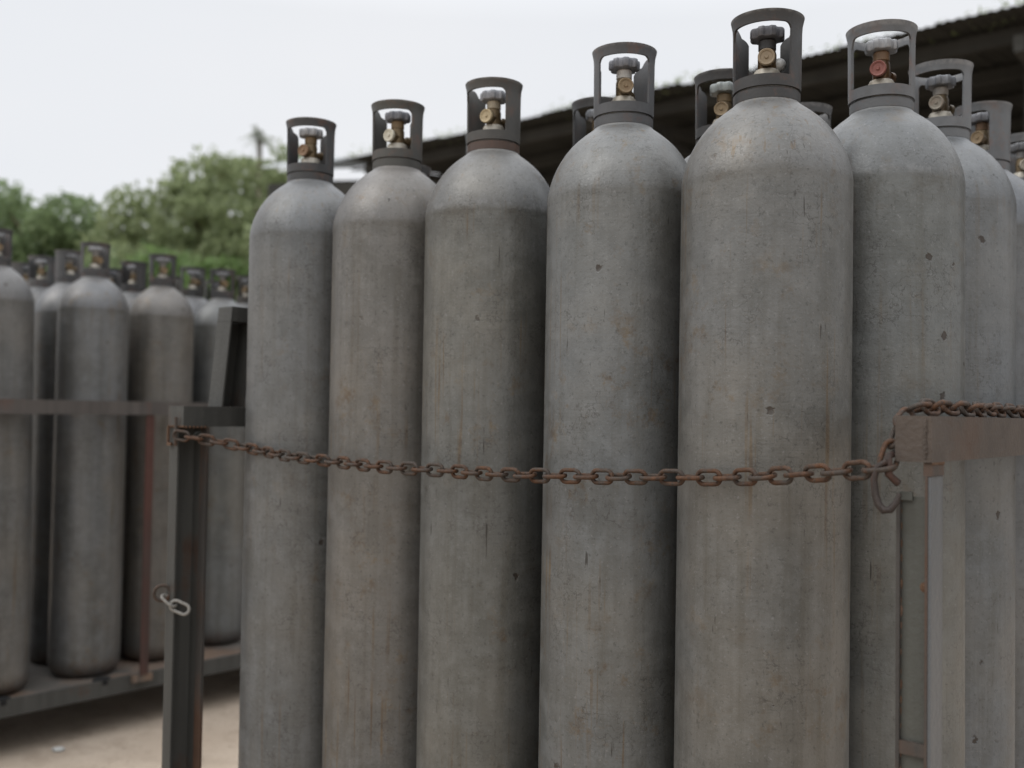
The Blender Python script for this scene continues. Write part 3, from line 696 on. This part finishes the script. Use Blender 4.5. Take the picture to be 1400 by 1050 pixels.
# ------------------------------------------------------------------ open shed behind
shed = empty('open_shed', (-2.07, 12.1, 0), UA, 'long dark open sided shed with corrugated roof behind the cylinders', 'shed')
H = EYE + 3.0; Lx, Ly = 15.0, 9.0
def corr(bm, x0, x1, y0, y1, z0, z1, amp=.02, wave=.076, th=.004):
    n = int((x1 - x0) / (wave / 4)); A, B = [], []
    for i in range(n + 1):
        x = x0 + (x1 - x0) * i / n; dz = amp * math.sin(2 * math.pi * x / wave)
        A.append((bm.verts.new((x, y0, z0 + dz)), bm.verts.new((x, y1, z1 + dz))))
        B.append((bm.verts.new((x, y0, z0 + dz - th)), bm.verts.new((x, y1, z1 + dz - th))))
    for i in range(n):
        bm.faces.new((A[i][0], A[i + 1][0], A[i + 1][1], A[i][1])); bm.faces.new((B[i][0], B[i][1], B[i + 1][1], B[i + 1][0]))
        bm.faces.new((A[i][0], B[i][0], B[i + 1][0], A[i + 1][0]))
for k in range(20):
    a = k * .76; bm = bmesh.new(); dy = random.uniform(-.05, .05)
    corr(bm, a, a + .78, dy, Ly, H + (k % 2) * .012 - .004, H + .75 + (k % 2) * .012, .006)
    from_bm('roof_sheet', bm, M['roofdark'], shed)
for k in range(8):
    y = .35 + k * 1.2; zz = H - .075 + .75 * y / Ly
    bm = bmesh.new(); bx(bm, .02, Lx, y, y + .06, zz - .08, zz + .03); from_bm('purlin', bm, M['beamdark'], shed)
for k in range(5):
    x = .6 + k * 3.4
    bm = bmesh.new()
    def bar(p, q, s=.05):
        p, q = Vector(p), Vector(q); tube(bm, [p, q], s, 4)
    bar((x, .1, H - .20), (x, Ly - .1, H + .55 - .1), .055); bar((x, .1, H - .25), (x, Ly, H - .75), .05)
    for j in range(7):
        y1_, y2_ = .1 + j * 1.25, .1 + (j + 1) * 1.25
        bar((x, y1_, H - .20 + .08 * y1_), (x, y2_, H - .25 - .055 * y2_), .03)
    from_bm('roof_truss', bm, M['beamdark'], shed)
    bm = bmesh.new(); bx(bm, x - .08, x + .08, .6, .76, 0, H - .2); from_bm('column', bm, M['beamdark'], shed)
for k in range(14):
    bm = bmesh.new(); a = k * 1.1; bx(bm, a, a + 1.085, Ly - .04, Ly, 0, H + .70); from_bm('wall_panel', bm, M['shedwall'], shed)
bm = bmesh.new(); bx(bm, 1.6, 1.66, 1.6, Ly - .05, 0, H - .35); from_bm('partition', bm, M['shedwall'], shed)
bm = bmesh.new(); bx(bm, 8.58, 8.70, -.02, .04, H - .17, H - .04); from_bm('eave_box', bm, M['greyconc'], shed, bevel=.006)  # small pale box under the eave edge
V, F_ = [], []
for k in range(5000):     # moss and litter along the eave
    x = rng.uniform(0, Lx); cl = .5 + .5 * math.sin(x * 3.1) * math.sin(x * 1.37 + 1); s = rng.uniform(.006, .02)
    if rng.random() > cl: continue
    p = np.array((x, rng.uniform(-.02, .35), H + .02 + abs(rng.normal(0, .018)) * (1 + cl)))
    b = len(V); d = rng.normal(size=(3, 3)) * s
    V += [p + d[0], p + d[1], p + d[2]]; F_.append((b, b + 1, b + 2))
mo = mesh_np('moss', np.array(V), np.array(F_), M['leaf_olive'], shed); mo['kind'] = 'stuff'

sh2 = empty('small_shed', (-4.15, 16.6, 0), R(-8), 'low lean-to shed with pale roof sheets between the trees and the long shed', 'shed')
h2 = EYE + 3.95
for k in range(6):
    bm = bmesh.new(); a = k * .75; corr(bm, a, a + .77, 0, 2.6, h2 - .05 * a + (k % 2) * .01, h2 - .05 * a + .8 + (k % 2) * .01, .018)
    from_bm('roof_sheet', bm, M['palesheet'] if k in (0, 3, 4) else M['roofdark'], sh2)
bm = bmesh.new(); bx(bm, .1, 4.3, .05, .15, h2 - .50, h2 - .26); from_bm('fascia', bm, M['beamdark'], sh2)
bm = bmesh.new(); bx(bm, .2, 4.2, 2.3, 2.4, 0, h2 + .3); from_bm('wall', bm, M['shedwall'], sh2)
for xx in (.2, 2.2, 4.1):
    bm = bmesh.new(); bx(bm, xx, xx + .1, .2, .3, 0, h2 - .45); from_bm('post', bm, M['beamdark'], sh2)

# ------------------------------------------------------------------ trees
def crown(name, parent, blobs, nleaf, size, mat, flat=.75):
    cs = np.array([b[:3] for b in blobs]); rs = np.array([b[3] for b in blobs])
    p = rs ** 2 / (rs ** 2).sum(); idx = rng.choice(len(blobs), nleaf, p=p)
    d = rng.normal(size=(nleaf, 3)); d /= np.linalg.norm(d, axis=1)[:, None]
    rad = rs[idx] * (rng.uniform(.3, 1.0, nleaf) ** .5 + np.abs(rng.normal(0, .22, nleaf)))
    pos = cs[idx] + d * rad[:, None] * np.array([1, 1, flat])
    a = rng.normal(size=(nleaf, 3)); a /= np.linalg.norm(a, axis=1)[:, None]
    b = np.cross(a, rng.normal(size=(nleaf, 3))); b /= np.linalg.norm(b, axis=1)[:, None]
    s = rng.uniform(.6, 1.3, nleaf)[:, None] * size
    V = np.stack([pos - a * s, pos + b * s * .45, pos + a * s, pos - b * s * .45], 1).reshape(-1, 3)
    F = np.arange(nleaf * 4).reshape(-1, 4)
    o = mesh_np(name, V, F, mat, parent); o['kind'] = 'stuff'; return o
def tree(x, y, h, spread, label, mat, nleaf=9000, size=.11, nb=26, low=.25, group=None, name='tree', cat='tree'):
    t = empty(name, (x, y, 0), 0, label, cat, group)
    bm = bmesh.new(); tube(bm, [(0, 0, -.1), (.08, .03, h * .25), (-.04, .1, h * .5), (.05, 0, h * .75)], [.16, .12, .08, .03], 8); from_bm('trunk', bm, M['bark'], t, smooth=True)
    blobs = []
    for k in range(nb):
        zz = h * rng.uniform(low, .93); f = math.sin(math.pi * min(1, max(.12, (zz / h - low * .6) / (1.05 - low * .6)))) ** .6
        a = rng.uniform(0, 6.28); rr = spread * f * rng.uniform(.1, .9)
        blobs.append((rr * math.cos(a), rr * math.sin(a), zz, rng.uniform(.20, .62) * spread * .62))
    for k in range(0, nb, 3):
        b = blobs[k]; bm = bmesh.new(); s0 = max(h * .15, b[2] - abs(b[0]) - .6)
        tube(bm, [(0, 0, s0), (b[0] * .5, b[1] * .5, s0 + (b[2] - s0) * .6), b[:3]], [.06, .04, .012], 6); from_bm('limb', bm, M['bark'], t, smooth=True)
    crown('crown', t, blobs, nleaf, size, mat); return t
GT = 'trees behind the left rack'
tree(-5.5, 21.5, 7.2, 1.7, 'olive tree behind the first chained cylinder, just under the palm head', M['leaf_olive'], 7500, .10, 34, .2, GT)
tree(-7.0, 22.5, 6.9, 1.7, 'tall olive tree left of the palm head, sloping down to the left', M['leaf_olive'], 7500, .10, 32, .2, GT)
tree(-8.7, 23.5, 6.5, 1.8, 'rounded olive tree above the brownish cylinder of the left rack', M['leaf_olive'], 7500, .10, 32, .2, GT)
tree(-10.3, 26.0, 6.4, 2.0, 'low tree in the dip of the tree line', M['leaf_dark'], 7200, .11, 22, .2, GT)
tree(-12.2, 26.0, 6.8, 2.1, 'thin dark green tree with sky gaps left of the dip', M['leaf_dark'], 7600, .11, 24, .2, GT)
tree(-14.3, 27.0, 6.8, 2.2, 'dark green tree at the left edge of the picture', M['leaf_dark'], 7600, .11, 24, .2, GT)
tree(-16.0, 32.0, 6.9, 2.9, 'far dark tree closing the left end of the tree line', M['leaf_dark'], 7000, .13, 26, .2, GT)
tree(-8.3, 28.0, 7.6, 2.4, 'tall pale tree standing behind the others left of the palm head', M['leaf_olive'], 9000, .12, 30, .2, GT)
tree(-6.6, 29.0, 8.1, 2.2, 'tall pale tree farthest right, behind the palm head', M['leaf_olive'], 9000, .12, 30, .2, GT)
tree(-9.0, 31.0, 6.0, 2.6, 'far pale olive tree filling between the nearer ones', M['leaf_olive'], 7000, .13, 26, .2, GT)
for (x, y, h, s, lab, mt, nl) in ((-5.9, 17.5, 3.75, 1.6, 'bright green bush above the left rack, right of centre of the gap', M['leaf_bright'], 14000),
                              (-4.5, 17.0, 3.7, 1.3, 'bright green bush touching the first chained cylinder', M['leaf_bright'], 11000),
                              (-8.4, 19.5, 3.7, 2.0, 'dark green bush left of the bright bushes', M['leaf_dark'], 9000),
                              (-11.0, 21.5, 3.8, 2.1, 'dark green bush low under the sky gaps', M['leaf_dark'], 9000)):
    tree(x, y, h, s, lab, mt, nl, .08, 22, .08, 'bushes under the trees', 'bush', 'bush')
# feathery frond head above the tree line
t = empty('palm_tree', (-6.3, 25.0, 0), 0, 'thin feathery palm head rising above the tree line', 'palm')
bm = bmesh.new(); tube(bm, [(0, 0, 0), (.1, 0, 3), (0, 0, 7.7)], [.11, .09, .06], 8); from_bm('trunk', bm, M['bark'], t, smooth=True)
for k in range(22):
    a = k * 2.4; e = R(random.uniform(-15, 85)); Lf = random.uniform(.5, .8); V, F_ = [], []
    for j in range(16):
        f = j / 15; px = Lf * f * math.cos(e); pz = Lf * f * math.sin(e) - .35 * f * f
        for s in (-1, 1):
            b = len(V); q = np.array((px * math.cos(a), px * math.sin(a), pz)); n_ = np.array((-math.sin(a), math.cos(a), 0))
            V += [q, q + np.array((.025 * math.cos(a), .025 * math.sin(a), 0)), q + n_ * s * .17 * math.sin(math.pi * (f * .85 + .12)) + np.array((.05 * math.cos(a), .05 * math.sin(a), -.04))]; F_.append((b, b + 1, b + 2))
    o = mesh_np('frond', np.array(V), np.array(F_), M['leaf_pale'], t); o.location = (0, 0, 7.7)
# far wood closing the horizon
blobs = [(x, 48 + rng.uniform(-3, 3), rng.uniform(.6, 3.4), rng.uniform(1.4, 2.4)) for x in np.arange(-48, 40, 1.1)]
o = crown('far_wood', None, blobs, 26000, .32, M['leaf_dark']); tag(o, 'low far wood closing the horizon behind the yard', 'wood')
